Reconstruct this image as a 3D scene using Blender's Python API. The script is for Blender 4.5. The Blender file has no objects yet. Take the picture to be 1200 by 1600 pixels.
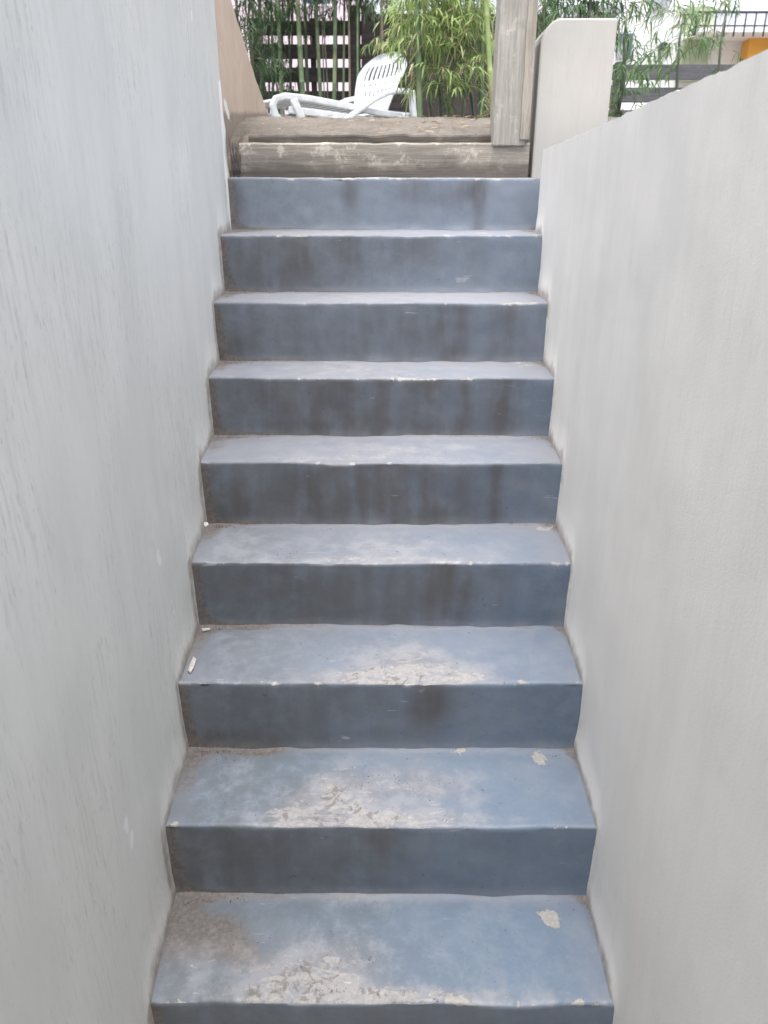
import bpy, math, random
from math import radians as R, sin, cos, pi
from mathutils import Vector, Matrix, noise
import numpy as np

# ------------------------------------------------------------------ camera, sky, sun, exposure
S = bpy.context.scene
C = S.collection
CAM = Vector((0.0141, -0.984, 1.4184)); PITCH = 0.3971; YAW = 0.0083; F = 1175.4
cd = bpy.data.cameras.new('camera'); co = bpy.data.objects.new('camera', cd); C.objects.link(co)
co.location = CAM; co.rotation_euler = (pi/2 - PITCH, 0, YAW)
cd.sensor_fit = 'VERTICAL'; cd.sensor_height = 36; cd.sensor_width = 27; cd.lens = F/1600*36
cd.clip_start = 0.02; cd.clip_end = 1000
cd.dof.use_dof = True; cd.dof.focus_distance = 1.9; cd.dof.aperture_fstop = 6.3
S.camera = co

SUN_EL, SUN_ROT = R(79), R(196)          # high soft sun, behind the camera and to the left
w = bpy.data.worlds.new('World'); S.world = w; w.use_nodes = True
nt = w.node_tree; nt.nodes.clear()
sky = nt.nodes.new('ShaderNodeTexSky'); sky.sky_type = 'NISHITA'; sky.sun_disc = False
sky.sun_elevation = SUN_EL; sky.sun_rotation = SUN_ROT
sky.air_density = 1.0; sky.dust_density = 6.0; sky.ozone_density = 0.6; sky.altitude = 0
bg = nt.nodes.new('ShaderNodeBackground'); bg.inputs[1].default_value = 0.15
wo = nt.nodes.new('ShaderNodeOutputWorld')
hs = nt.nodes.new('ShaderNodeHueSaturation'); hs.inputs['Saturation'].default_value = .48   # thin white overcast
nt.links.new(sky.outputs[0], hs.inputs['Color']); nt.links.new(hs.outputs[0], bg.inputs[0]); nt.links.new(bg.outputs[0], wo.inputs[0])
sd = bpy.data.lights.new('sun', 'SUN'); sd.energy = .62; sd.angle = R(60); sd.color = (1.0, 0.95, 0.88)
so = bpy.data.objects.new('sun', sd); C.objects.link(so)
sdir = Vector((sin(SUN_ROT)*cos(SUN_EL), cos(SUN_ROT)*cos(SUN_EL), sin(SUN_EL)))
so.rotation_euler = sdir.to_track_quat('Z', 'Y').to_euler(); so.location = sdir*20
S.view_settings.view_transform = 'Standard'; S.view_settings.look = 'None'
S.view_settings.gamma = 1; S.view_settings.use_curve_mapping = False
S.view_settings.exposure = 1.66
S.render.engine = 'CYCLES'

rnd = random.Random(7)
# ------------------------------------------------------------------ geometry of the place
cp, sp_, cy_, sy_ = cos(PITCH), sin(PITCH), cos(YAW), sin(YAW)
FWD = Vector((-sy_*cp, cy_*cp, -sp_)); RIGHT = Vector((cy_, sy_, 0)); UP = RIGHT.cross(FWD)
def ray(px, py): return FWD + RIGHT*((px-600)/F) + UP*((800-py)/F)
def at(px, py, Y):
    d = ray(px, py); return CAM + d*((Y-CAM.y)/d.y)
RISE, GO = 0.1862, 0.2352
DG = [-.0135, -.0074, .0038, .0154, .0138, .0130, -.0087, -.0166, .0002]
DR = [-.0127, .0001, .0049, .0075, .0073, .0011, .0010, .0002, -.0092]
SY = [k*GO+DG[k] for k in range(9)]; SZ = [k*RISE+DR[k] for k in range(9)]
def xl(y): return -.45 - .0141*(y/GO)
def xr(y): return .45 + .0088*(y/GO)
def on_left(px, py, off=0.0):
    d = ray(px, py)                       # x = a*y + b
    a = -.0141/GO; b = -.45+off
    t = (a*CAM.y+b-CAM.x)/(d.x-a*d.y); return CAM + d*t
def on_right(px, py, off=0.0):
    d = ray(px, py); a = .0088/GO; b = .45+off
    t = (a*CAM.y+b-CAM.x)/(d.x-a*d.y); return CAM + d*t

# ------------------------------------------------------------------ helpers: objects
def tag(o, label=None, cat=None, group=None, kind=None):
    if label: o['label'] = label
    if cat: o['category'] = cat
    if group: o['group'] = group
    if kind: o['kind'] = kind
    return o
def empty(name, loc=(0,0,0), rz=0, label=None, cat=None, group=None):
    o = bpy.data.objects.new(name, None); C.objects.link(o); o.location = loc; o.rotation_euler = (0,0,rz)
    o.empty_display_size = .1
    return tag(o, label, cat, group)
def link(name, me, mat=None, parent=None, loc=None, rot=None):
    o = bpy.data.objects.new(name, me); C.objects.link(o)
    if mat is not None and not me.materials: me.materials.append(mat)
    if parent is not None: o.parent = parent
    if loc is not None: o.location = loc
    if rot is not None: o.rotation_euler = rot
    return o
class MB:
    def __init__(s): s.v = []; s.f = []
    def add(s, vs, fs):
        n = len(s.v); s.v += [tuple(v) for v in vs]; s.f += [tuple(i+n for i in f) for f in fs]
    def box(s, a, b, M=None):
        x0,y0,z0 = a; x1,y1,z1 = b
        vs = [Vector(p) for p in ((x0,y0,z0),(x1,y0,z0),(x1,y1,z0),(x0,y1,z0),(x0,y0,z1),(x1,y0,z1),(x1,y1,z1),(x0,y1,z1))]
        if M is not None: vs = [M @ v for v in vs]
        s.add(vs, [(0,3,2,1),(4,5,6,7),(0,1,5,4),(1,2,6,5),(2,3,7,6),(3,0,4,7)])
    def bar(s, p, q, w_, h_):             # rectangular bar from p to q, h_ in the upright direction
        p = Vector(p); q = Vector(q); d = (q-p).normalized()
        side = d.cross(Vector((0,0,1)))
        if side.length < 1e-3: side = Vector((1,0,0))
        side.normalize(); up = side.cross(d).normalized()
        vs = []
        for c in (p, q):
            for a, b in ((-1,-1),(1,-1),(1,1),(-1,1)): vs.append(c+side*(a*w_/2)+up*(b*h_/2))
        s.add(vs, [(0,3,2,1),(4,5,6,7),(0,1,5,4),(1,2,6,5),(2,3,7,6),(3,0,4,7)])
    def tube(s, pts, rad, n=7, cap=True):
        pts = [Vector(p) for p in pts]
        if not hasattr(rad, '__len__'): rad = [rad]*len(pts)
        base = len(s.v); ref = Vector((0.31,0.95,0.1))
        for i, p in enumerate(pts):
            d = (pts[min(i+1,len(pts)-1)]-pts[max(i-1,0)]).normalized()
            a = d.cross(ref)
            if a.length < .05: a = d.cross(Vector((1,0,0)))
            a.normalize(); b = d.cross(a)
            for j in range(n):
                t = 2*pi*j/n; s.v.append(tuple(p+(a*cos(t)+b*sin(t))*rad[i]))
        for i in range(len(pts)-1):
            for j in range(n):
                k = (j+1)%n; s.f.append((base+i*n+j, base+i*n+k, base+(i+1)*n+k, base+(i+1)*n+j))
        if cap:
            s.f.append(tuple(base+j for j in range(n))[::-1]); s.f.append(tuple(base+(len(pts)-1)*n+j for j in range(n)))
    def mesh(s, name, smooth=False):
        me = bpy.data.meshes.new(name); me.from_pydata(s.v, [], s.f); me.update()
        if smooth: me.polygons.foreach_set('use_smooth', [True]*len(me.polygons))
        return me
    def build(s, name, mat, parent=None, smooth=False, bevel=0, label=None):
        o = link(name, s.mesh(name, smooth), mat, parent)
        if bevel:
            m = o.modifiers.new('bevel', 'BEVEL'); m.width = bevel; m.segments = 2; m.limit_method = 'ANGLE'
        if label: o['label'] = label
        return o
def prism(outline, y0, y1):               # outline in x,z, extruded from y0 to y1
    m = MB(); n = len(outline)
    m.add([(x,y0,z) for x,z in outline]+[(x,y1,z) for x,z in outline],
          [tuple(range(n)), tuple(range(2*n-1, n-1, -1))]+[(i, n+i, n+(i+1)%n, (i+1)%n) for i in range(n)])
    return m
def nz(x, y, z, s=1.0, seed=0.0): return noise.noise(Vector((x*s+seed, y*s-seed*.7, z*s+seed*1.3)))
def sstep(a, b, x):
    t = max(0., min(1., (x-a)/(b-a))); return t*t*(3-2*t)

# ------------------------------------------------------------------ helpers: materials
class NM:
    """small node-material builder"""
    def __init__(s, name, rough=.8, spec=.3):
        s.m = bpy.data.materials.new(name); s.m.use_nodes = True; s.t = s.m.node_tree; s.t.nodes.clear()
        s.out = s.t.nodes.new('ShaderNodeOutputMaterial'); s.b = s.t.nodes.new('ShaderNodeBsdfPrincipled')
        s.t.links.new(s.b.outputs[0], s.out.inputs[0]); s.b.inputs['Roughness'].default_value = rough
        s.b.inputs['Specular IOR Level'].default_value = spec
        s.geo = s.t.nodes.new('ShaderNodeNewGeometry')
        s.tc = s.t.nodes.new('ShaderNodeTexCoord')
    def put(s, sock, v):
        if hasattr(v, 'default_value') or isinstance(v, bpy.types.NodeSocket): s.t.links.new(v, sock)
        elif isinstance(v, (tuple, list)) and len(v) == 3 and sock.type == 'RGBA': sock.default_value = (*v, 1)
        else: sock.default_value = v
    def noise(s, scale, detail=4, rough=.6, vec=None, stretch=(1,1,1), dist=0, obj=False):
        n = s.t.nodes.new('ShaderNodeTexNoise'); n.inputs['Scale'].default_value = scale
        n.inputs['Detail'].default_value = detail; n.inputs['Roughness'].default_value = rough
        n.inputs['Distortion'].default_value = dist
        mp = s.t.nodes.new('ShaderNodeMapping'); mp.inputs['Scale'].default_value = stretch
        s.t.links.new(s.tc.outputs['Object'] if obj else s.geo.outputs['Position'], mp.inputs[0])
        s.t.links.new(mp.outputs[0], n.inputs['Vector']); return n.outputs['Fac']
    def ramp(s, v, a, b, lo=0., hi=1.):
        n = s.t.nodes.new('ShaderNodeMapRange'); n.interpolation_type = 'SMOOTHSTEP'
        s.put(n.inputs['Value'], v)
        n.inputs['From Min'].default_value = a; n.inputs['From Max'].default_value = b
        n.inputs['To Min'].default_value = lo; n.inputs['To Max'].default_value = hi; return n.outputs[0]
    def math(s, op, a, b=0.):
        n = s.t.nodes.new('ShaderNodeMath'); n.operation = op; s.put(n.inputs[0], a); s.put(n.inputs[1], b); return n.outputs[0]
    def mix(s, f, a, b, mode='MIX'):
        n = s.t.nodes.new('ShaderNodeMix'); n.data_type = 'RGBA'; n.blend_type = mode
        s.put(n.inputs[0], f); s.put(n.inputs[6], a); s.put(n.inputs[7], b); return n.outputs[2]
    def attr(s, name):
        n = s.t.nodes.new('ShaderNodeAttribute'); n.attribute_name = name; return n.outputs['Fac']
    def xyz(s):
        n = s.t.nodes.new('ShaderNodeSeparateXYZ'); s.t.links.new(s.geo.outputs['Position'], n.inputs[0]); return n.outputs
    def normal(s):
        n = s.t.nodes.new('ShaderNodeSeparateXYZ'); s.t.links.new(s.geo.outputs['True Normal'], n.inputs[0]); return n.outputs
    def bump(s, h, dist=.004, strength=.6):
        n = s.t.nodes.new('ShaderNodeBump'); n.inputs['Distance'].default_value = dist; n.inputs['Strength'].default_value = strength
        s.put(n.inputs['Height'], h); s.t.links.new(n.outputs[0], s.b.inputs['Normal'])
    def col(s, v): s.put(s.b.inputs['Base Color'], v); return s.m
def plain(name, c, rough=.7, var=.15, scale=8, spec=.3, obj=False):
    n = NM(name, rough, spec); f = n.noise(scale, 5, obj=obj)
    return n.col(n.mix(n.ramp(f, .3, .7), tuple(x*(1-var) for x in c), tuple(min(1, x*(1+var)) for x in c)))

# painted steps
def step_mat():
    n = NM('worn_blue_paint', .5, .35)
    big = n.noise(3.2, 4, .55); mid = n.noise(17, 6, .7); fine = n.noise(90, 6, .75); vfine = n.noise(260, 4, .7)
    streak = n.math('ADD', n.math('MULTIPLY', n.noise(20, 4, .5, stretch=(1, 1, .16)), .5), n.math('MULTIPLY', n.noise(9, 5, .6), .5))
    c = n.mix(n.ramp(big, .35, .68), (.112, .160, .232), (.138, .184, .256))
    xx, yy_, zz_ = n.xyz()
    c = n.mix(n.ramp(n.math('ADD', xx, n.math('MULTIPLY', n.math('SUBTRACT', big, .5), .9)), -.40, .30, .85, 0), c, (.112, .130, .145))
    c = n.mix(n.ramp(mid, .40, .75), c, (.160, .205, .268))
    c = n.mix(n.math('MULTIPLY', n.ramp(fine, .52, .75), .35), c, (.25, .27, .30))
    c = n.mix(n.math('MULTIPLY', n.ramp(n.noise(7, 6, .7, dist=.8), .52, .60), .28), c, (.20, .235, .27))
    # grey film of dust and foot traffic, with some painted light on upper risers
    dust = n.math('MULTIPLY', n.attr('dust'), n.ramp(n.math('ADD', n.math('MULTIPLY', mid, .5), n.math('MULTIPLY', big, .5)), .3, .62, .55, 1.))
    c = n.mix(dust, c, (.214, .222, .250))
    c = n.mix(n.math('MULTIPLY', n.attr('riser_light'), n.ramp(mid, .3, .7, .75, 1.)), c, (.250, .292, .345))  # upper risers painted paler in place of the extra light they catch
    # stains on the risers: brown-grey, streaked downwards
    st = n.math('MULTIPLY', n.attr('stain'), n.ramp(streak, .36, .60, .45, .95))
    c = n.mix(st, c, (.090, .089, .093))
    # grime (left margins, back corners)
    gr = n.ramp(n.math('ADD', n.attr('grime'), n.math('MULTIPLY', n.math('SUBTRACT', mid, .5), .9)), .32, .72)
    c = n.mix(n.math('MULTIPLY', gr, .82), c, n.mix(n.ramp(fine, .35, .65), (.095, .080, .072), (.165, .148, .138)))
    # paint worn down to pale screed
    scuff = n.noise(26, 6, .72, stretch=(.45, 1, 1), dist=1.2)
    halo = n.ramp(n.math('ADD', n.attr('wear'), n.math('MULTIPLY', n.math('SUBTRACT', mid, .5), 1.2)), .15, .85)
    c = n.mix(n.math('MULTIPLY', halo, .60), c, n.mix(n.ramp(mid, .4, .6), (.22, .215, .22), (.29, .29, .305)))
    wv = n.math('ADD', n.attr('wear'), n.math('ADD', n.math('MULTIPLY', n.math('SUBTRACT', scuff, .5), 2.6), n.math('MULTIPLY', n.math('SUBTRACT', fine, .5), .8)))
    wr = n.ramp(wv, .80, 1.02)
    c = n.mix(n.math('MULTIPLY', wr, .75), c, n.mix(n.ramp(fine, .3, .7), (.25, .247, .25), (.365, .36, .36)))
    br = n.ramp(n.math('ADD', n.attr('wear'), n.math('MULTIPLY', n.math('SUBTRACT', n.noise(31, 6, .7, dist=.7), .5), 3.0)), 1.12, 1.3)
    c = n.mix(n.math('MULTIPLY', br, .65), c, (.13, .115, .105))
    ws = n.math('MULTIPLY', n.ramp(n.attr('wear'), .25, .8), n.math('MULTIPLY', n.ramp(n.noise(120, 5, .75, stretch=(.3, 1, 1)), .60, .66), n.ramp(scuff, .46, .6, .0, .9)))
    c = n.mix(ws, c, (.48, .48, .49))
    sc = n.math('MULTIPLY', n.ramp(n.noise(60, 4, .6, stretch=(.10, 1, .6), dist=.3), .685, .70), n.ramp(big, .4, .6, .1, .55))
    c = n.mix(sc, c, (.36, .37, .39))
    # pale broken arris
    ed = n.ramp(n.math('ADD', n.attr('arris'), n.math('MULTIPLY', n.math('SUBTRACT', mid, .5), 2.4)), .70, 1.10, 0, .65)
    c = n.mix(ed, c, (.40, .41, .43))
    # chips where the paint has gone
    ch = n.ramp(n.math('ADD', n.attr('chip'), n.math('MULTIPLY', n.math('SUBTRACT', n.noise(38, 5, .6, dist=.5), .5), 1.9)), .52, .60)
    c = n.mix(ch, c, n.mix(n.ramp(fine, .3, .7), (.25, .248, .243), (.35, .347, .335)))
    # little dark specks
    dk = n.math('MULTIPLY', n.ramp(n.noise(60, 3, .6), .70, .74), n.ramp(big, .35, .55, .1, .8))
    c = n.mix(dk, c, (.08, .07, .065))
    n.put(n.b.inputs['Roughness'], n.ramp(n.math('ADD', wr, dust), 0, 1, .42, .78))
    h = n.math('ADD', n.math('MULTIPLY', mid, .6), n.math('ADD', n.math('MULTIPLY', fine, .35), n.math('ADD', n.math('MULTIPLY', ch, -.9), n.math('MULTIPLY', wr, -.35))))
    n.bump(h, .003, .5)
    return n.col(c)
def wall_mat(name, base, streaky, warm):
    n = NM(name, .85, .2)
    x, y, z = n.xyz()
    big = n.noise(1.3, 4, .5); mid = n.noise(7, 5, .6, stretch=(1, 1, .35))
    soft = n.noise(14, 4, .6, stretch=(1, 1, .12)); thin = n.noise(110, 5, .62, stretch=(1, 1, .07), dist=.2)
    dash = n.noise(240, 5, .7, stretch=(1, 1, .13), dist=.3); patch = n.noise(2.6, 3, .5); grain = n.noise(320, 3, .6)
    c = n.mix(n.ramp(big, .3, .7), base, warm)
    c = n.mix(n.math('MULTIPLY', n.ramp(mid, .35, .75), .3), c, tuple(v*.78 for v in base))
    c = n.mix(n.math('MULTIPLY', n.ramp(soft, .45, .75), .16), c, tuple(v*.82 for v in base))
    k = n.math('MULTIPLY', n.ramp(patch, .36, .62, .18, 1.), streaky)
    c = n.mix(n.math('MULTIPLY', n.ramp(thin, .49, .66), n.math('MULTIPLY', k, .30)), c, tuple(v*.60 for v in base))
    c = n.mix(n.math('MULTIPLY', n.ramp(dash, .57, .67), n.math('MULTIPLY', k, .60)), c, tuple(v*.36 for v in base))
    c = n.mix(n.math('MULTIPLY', n.ramp(n.noise(8, 2, .5), .73, .76), .55), c, (.72, .72, .76))
    # dirt splashed up from the steps
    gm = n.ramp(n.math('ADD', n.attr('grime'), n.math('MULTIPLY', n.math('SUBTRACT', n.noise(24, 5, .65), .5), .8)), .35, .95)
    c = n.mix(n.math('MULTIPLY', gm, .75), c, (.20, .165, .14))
    wh = n.ramp(n.math('ADD', n.attr('bare'), n.math('MULTIPLY', n.math('SUBTRACT', n.noise(34, 4, .6), .5), .9)), .55, .62)
    c = n.mix(wh, c, (.70, .71, .70))
    h = n.math('ADD', n.math('MULTIPLY', thin, -.7*max(streaky, .12)), n.math('ADD', n.math('MULTIPLY', soft, .35), n.math('MULTIPLY', grain, .35)))
    n.bump(h, .0028, .5)
    return n.col(c)
def wood_mat(name, dark, pale, lichen, amt, axis='x', sc=1.0, foot=None):
    n = NM(name, .85, .2)
    stv = {'x': (.06, 1, 1), 'z': (1, 1, .06)}[axis]
    g = n.noise(90*sc, 7, .75, stretch=stv, dist=.25); g2 = n.noise(18*sc, 4, .6, stretch=stv); p = n.noise(15*sc, 7, .75)
    c = n.mix(n.ramp(g, .35, .68), dark, pale)
    c = n.mix(n.math('MULTIPLY', n.ramp(g2, .5, .68), .6), c, tuple(v*.5 for v in dark))
    c = n.mix(n.math('MULTIPLY', n.ramp(p, .53, .66), amt), c, lichen)
    if foot:
        x, y, z = n.xyz(); f = n.ramp(n.math('ADD', z, n.math('MULTIPLY', n.math('SUBTRACT', n.noise(9, 5, .6), .5), .09)), foot+.015, foot+.075, .8, 0)
        c = n.mix(f, c, (.085, .075, .065))
    n.bump(g, .004, .7)
    return n.col(c)
def leaf_mat(name, a, b, c3, rough=.5):
    n = NM(name, rough, .35)
    at_ = n.attr('tone')
    c = n.mix(n.ramp(at_, 0, .84), a, b); c = n.mix(n.ramp(at_, .86, .9), c, c3)
    n.col(c); n.b.inputs['Subsurface Weight'].default_value = 0
    tr = n.t.nodes.new('ShaderNodeBsdfTranslucent'); n.t.links.new(c, tr.inputs[0])
    mx = n.t.nodes.new('ShaderNodeMixShader'); mx.inputs[0].default_value = .38
    n.t.links.new(n.b.outputs[0], mx.inputs[1]); n.t.links.new(tr.outputs[0], mx.inputs[2]); n.t.links.new(mx.outputs[0], n.out.inputs[0])
    return n.m
def soil_mat():
    n = NM('dry_soil', .95, .1)
    a = n.noise(5, 5, .6); b = n.noise(45, 6, .7); c_ = n.noise(160, 4, .7)
    c = n.mix(n.ramp(a, .3, .7), (.165, .148, .130), (.235, .214, .190))
    c = n.mix(n.math('MULTIPLY', n.ramp(b, .5, .7), .6), c, (.095, .075, .060))
    c = n.mix(n.math('MULTIPLY', n.ramp(c_, .58, .7), .55), c, (.30, .275, .24))
    n.bump(n.math('ADD', b, n.math('MULTIPLY', c_, .5)), .02, .8)
    return n.col(c)

M_step = step_mat()
M_wl = wall_mat('streaked_grey_plaster', (.550, .562, .548), 1.0, (.585, .588, .572))
M_wr = wall_mat('smooth_grey_plaster', (.765, .76, .745), .24, (.78, .77, .75))
M_pil = wall_mat('pale_pillar_plaster', (.42, .415, .397), .22, (.50, .485, .455))
M_tan = wall_mat('tan_plaster', (.50, .40, .325), .3, (.54, .44, .36))
M_board = wood_mat('weathered_timber', (.275, .25, .215), (.44, .405, .355), (.62, .57, .50), .85, foot=SZ[8])
M_sill = wood_mat('dark_timber', (.085, .078, .07), (.15, .135, .12), (.24, .22, .20), .3)
M_post = wood_mat('grey_post_timber', (.28, .275, .245), (.40, .38, .345), (.52, .49, .44), .75, 'z')
M_fence = wood_mat('dark_fence_timber', (.040, .034, .034), (.075, .065, .062), (.11, .10, .10), .3)
M_fence2 = wood_mat('grey_fence_timber', (.085, .085, .095), (.14, .14, .15), (.2, .2, .2), .3)
M_soil = soil_mat()
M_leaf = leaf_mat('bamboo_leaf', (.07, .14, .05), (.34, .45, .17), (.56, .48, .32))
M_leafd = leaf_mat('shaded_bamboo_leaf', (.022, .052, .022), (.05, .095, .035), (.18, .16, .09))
M_leafb = leaf_mat('airy_bamboo_leaf', (.05, .12, .05), (.13, .22, .09), (.35, .33, .2))
M_dry = leaf_mat('dry_leaf', (.30, .22, .14), (.48, .40, .29), (.55, .47, .36), .8)
M_plastic = plain('white_plastic', (.58, .61, .63), .42, .14, 9, .45, obj=True)
M_paper = plain('white_scrap', (.42, .41, .39), .8, .3, 150)
M_pink = plain('pink_render', (.72, .60, .67), .9, .06, 2)
M_white = plain('white_render', (.88, .89, .90), .9, .04, 1.5)
M_lilac = plain('lilac_grey_render', (.42, .43, .50), .9, .08, 2)
M_iron = plain('dark_iron', (.05, .055, .07), .5, .2)
M_orange = plain('orange_render', (.80, .42, .10), .8, .06, 3)
M_olive = plain('olive_paint', (.36, .40, .28), .8, .15, 4)
M_roof = plain('grey_roofing', (.22, .22, .24), .8, .15, 6)
M_glass = plain('dark_window_glass', (.10, .13, .19), .1, .2, 2, .6)
M_floor = plain('grey_floor_concrete', (.26, .26, .26), .9, .2, 5)
def culm_mat(name, a, b, c3):
    n = NM(name, .45, .4); x, y, z = n.xyz()
    return n.col(n.mix(n.ramp(n.noise(9, 4, .6), .3, .7), a, n.mix(n.ramp(n.noise(3, 2), .45, .6), b, c3)))
M_culm = culm_mat('green_culm', (.085, .135, .065), (.14, .20, .10), (.20, .22, .13))
M_culmb = culm_mat('yellow_green_culm', (.20, .28, .10), (.30, .36, .14), (.36, .38, .20))
M_culmd = culm_mat('dark_culm', (.055, .075, .050), (.095, .125, .08), (.13, .12, .08))
M_culmt = culm_mat('dry_culm', (.16, .13, .09), (.22, .19, .13), (.28, .25, .18))

# ------------------------------------------------------------------ staircase
stairs = empty('concrete_staircase', (0, SY[0], SZ[0]-RISE), 0,
               'worn blue painted concrete staircase climbing between two plastered walls', 'staircase')
def G(u, v, cu, cv, su, sv): return math.exp(-((u-cu)/su)**2-((v-cv)/sv)**2)
# wear on the treads: (centre across, centre in depth (0 nosing .. 1 back), sizes, weight)
WEAR = {0: [(.30,.12,.12,.35,.85),(.42,.25,.14,.4,.62),(.55,.03,.35,.09,.8),(.08,.30,.10,.45,.45),(.45,.95,.12,.1,.4)],
        1: [(.40,.35,.11,.42,.95),(.34,.10,.09,.25,.75),(.62,.45,.14,.35,.70),(.5,.05,.30,.12,.75),(.14,.6,.10,.5,.40)],
        2: [(.56,.30,.16,.45,.80),(.45,.06,.25,.12,.75),(.66,.10,.14,.15,.7),(.12,.5,.1,.5,.35)],
        3: [(.52,.35,.22,.4,.55),(.12,.4,.12,.5,.42),(.5,.04,.4,.1,.5)],
        4: [(.55,.4,.28,.5,.55),(.3,.1,.2,.2,.4)], 5: [(.4,.4,.3,.6,.5)], 6: [(.5,.4,.3,.6,.5)], 7: [(.3,.4,.4,.6,.5)], 8: [(.5,.2,.6,.3,.5)]}
DUST = [.05, .10, .38, .60, .78, .90, .95, 1., .9]
RDUST_LIGHT = [0, 0, 0, .02, .08, .10, .14, .18, .2]  # riser dust, raised on upper steps to paint in their stronger light
# stains on the risers: (centre across, top-weighted height (1 top), sizes, weight)
STAIN = {0: [(.2,.5,.4,1,.5),(.7,.5,.3,1,.4)],
         1: [(.15,.5,.20,1,.50),(.50,.75,.09,.6,.60),(.33,.6,.22,1,.35),(.75,.5,.1,1,.25)],
         2: [(.62,.75,.050,.4,.95),(.15,.5,.18,1,.40),(.45,.6,.2,1,.35),(.10,.1,.15,.2,.5)],
         3: [(.69,.7,.06,.6,.95),(.55,.4,.2,1,.55),(.22,.6,.22,1,.45),(.82,.5,.03,1,.4)],
         4: [(.40,.6,.26,1,.80),(.82,.7,.018,.7,.85),(.65,.5,.2,1,.50),(.08,.3,.06,.4,.6)],
         5: [(.50,.5,.28,1,.90),(.69,.6,.06,1,.95),(.86,.7,.05,1,.80),(.25,.4,.14,1,.6)],
         6: [(.72,.6,.045,.8,.90),(.58,.5,.14,1,.55),(.88,.6,.06,1,.65),(.06,.3,.06,.5,.5),(.3,.3,.2,.6,.3)],
         7: [(.18,.6,.16,.8,.85),(.40,.8,.13,.5,.65),(.62,.8,.09,.4,.50),(.78,.7,.05,.6,.3)],
         8: [(.82,.55,.018,.7,.95),(.80,.8,.05,.3,.7),(.40,.8,.03,.5,.70),(.60,.8,.07,.4,.60),(.03,.6,.03,1,.7),(.72,.7,.06,.3,.4)]}
CHIP = {0: [(.905,.77,.028,.12,1.)], 1: [(.905,.86,.022,.13,.9),(.70,.93,.03,.10,.62)], 3: [(.97,.9,.03,.1,.7)],
        5: [(.93,.8,.05,.2,.6)], 7:[(.83,.5,.04,.5,.6)]}
NX = 150
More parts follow.
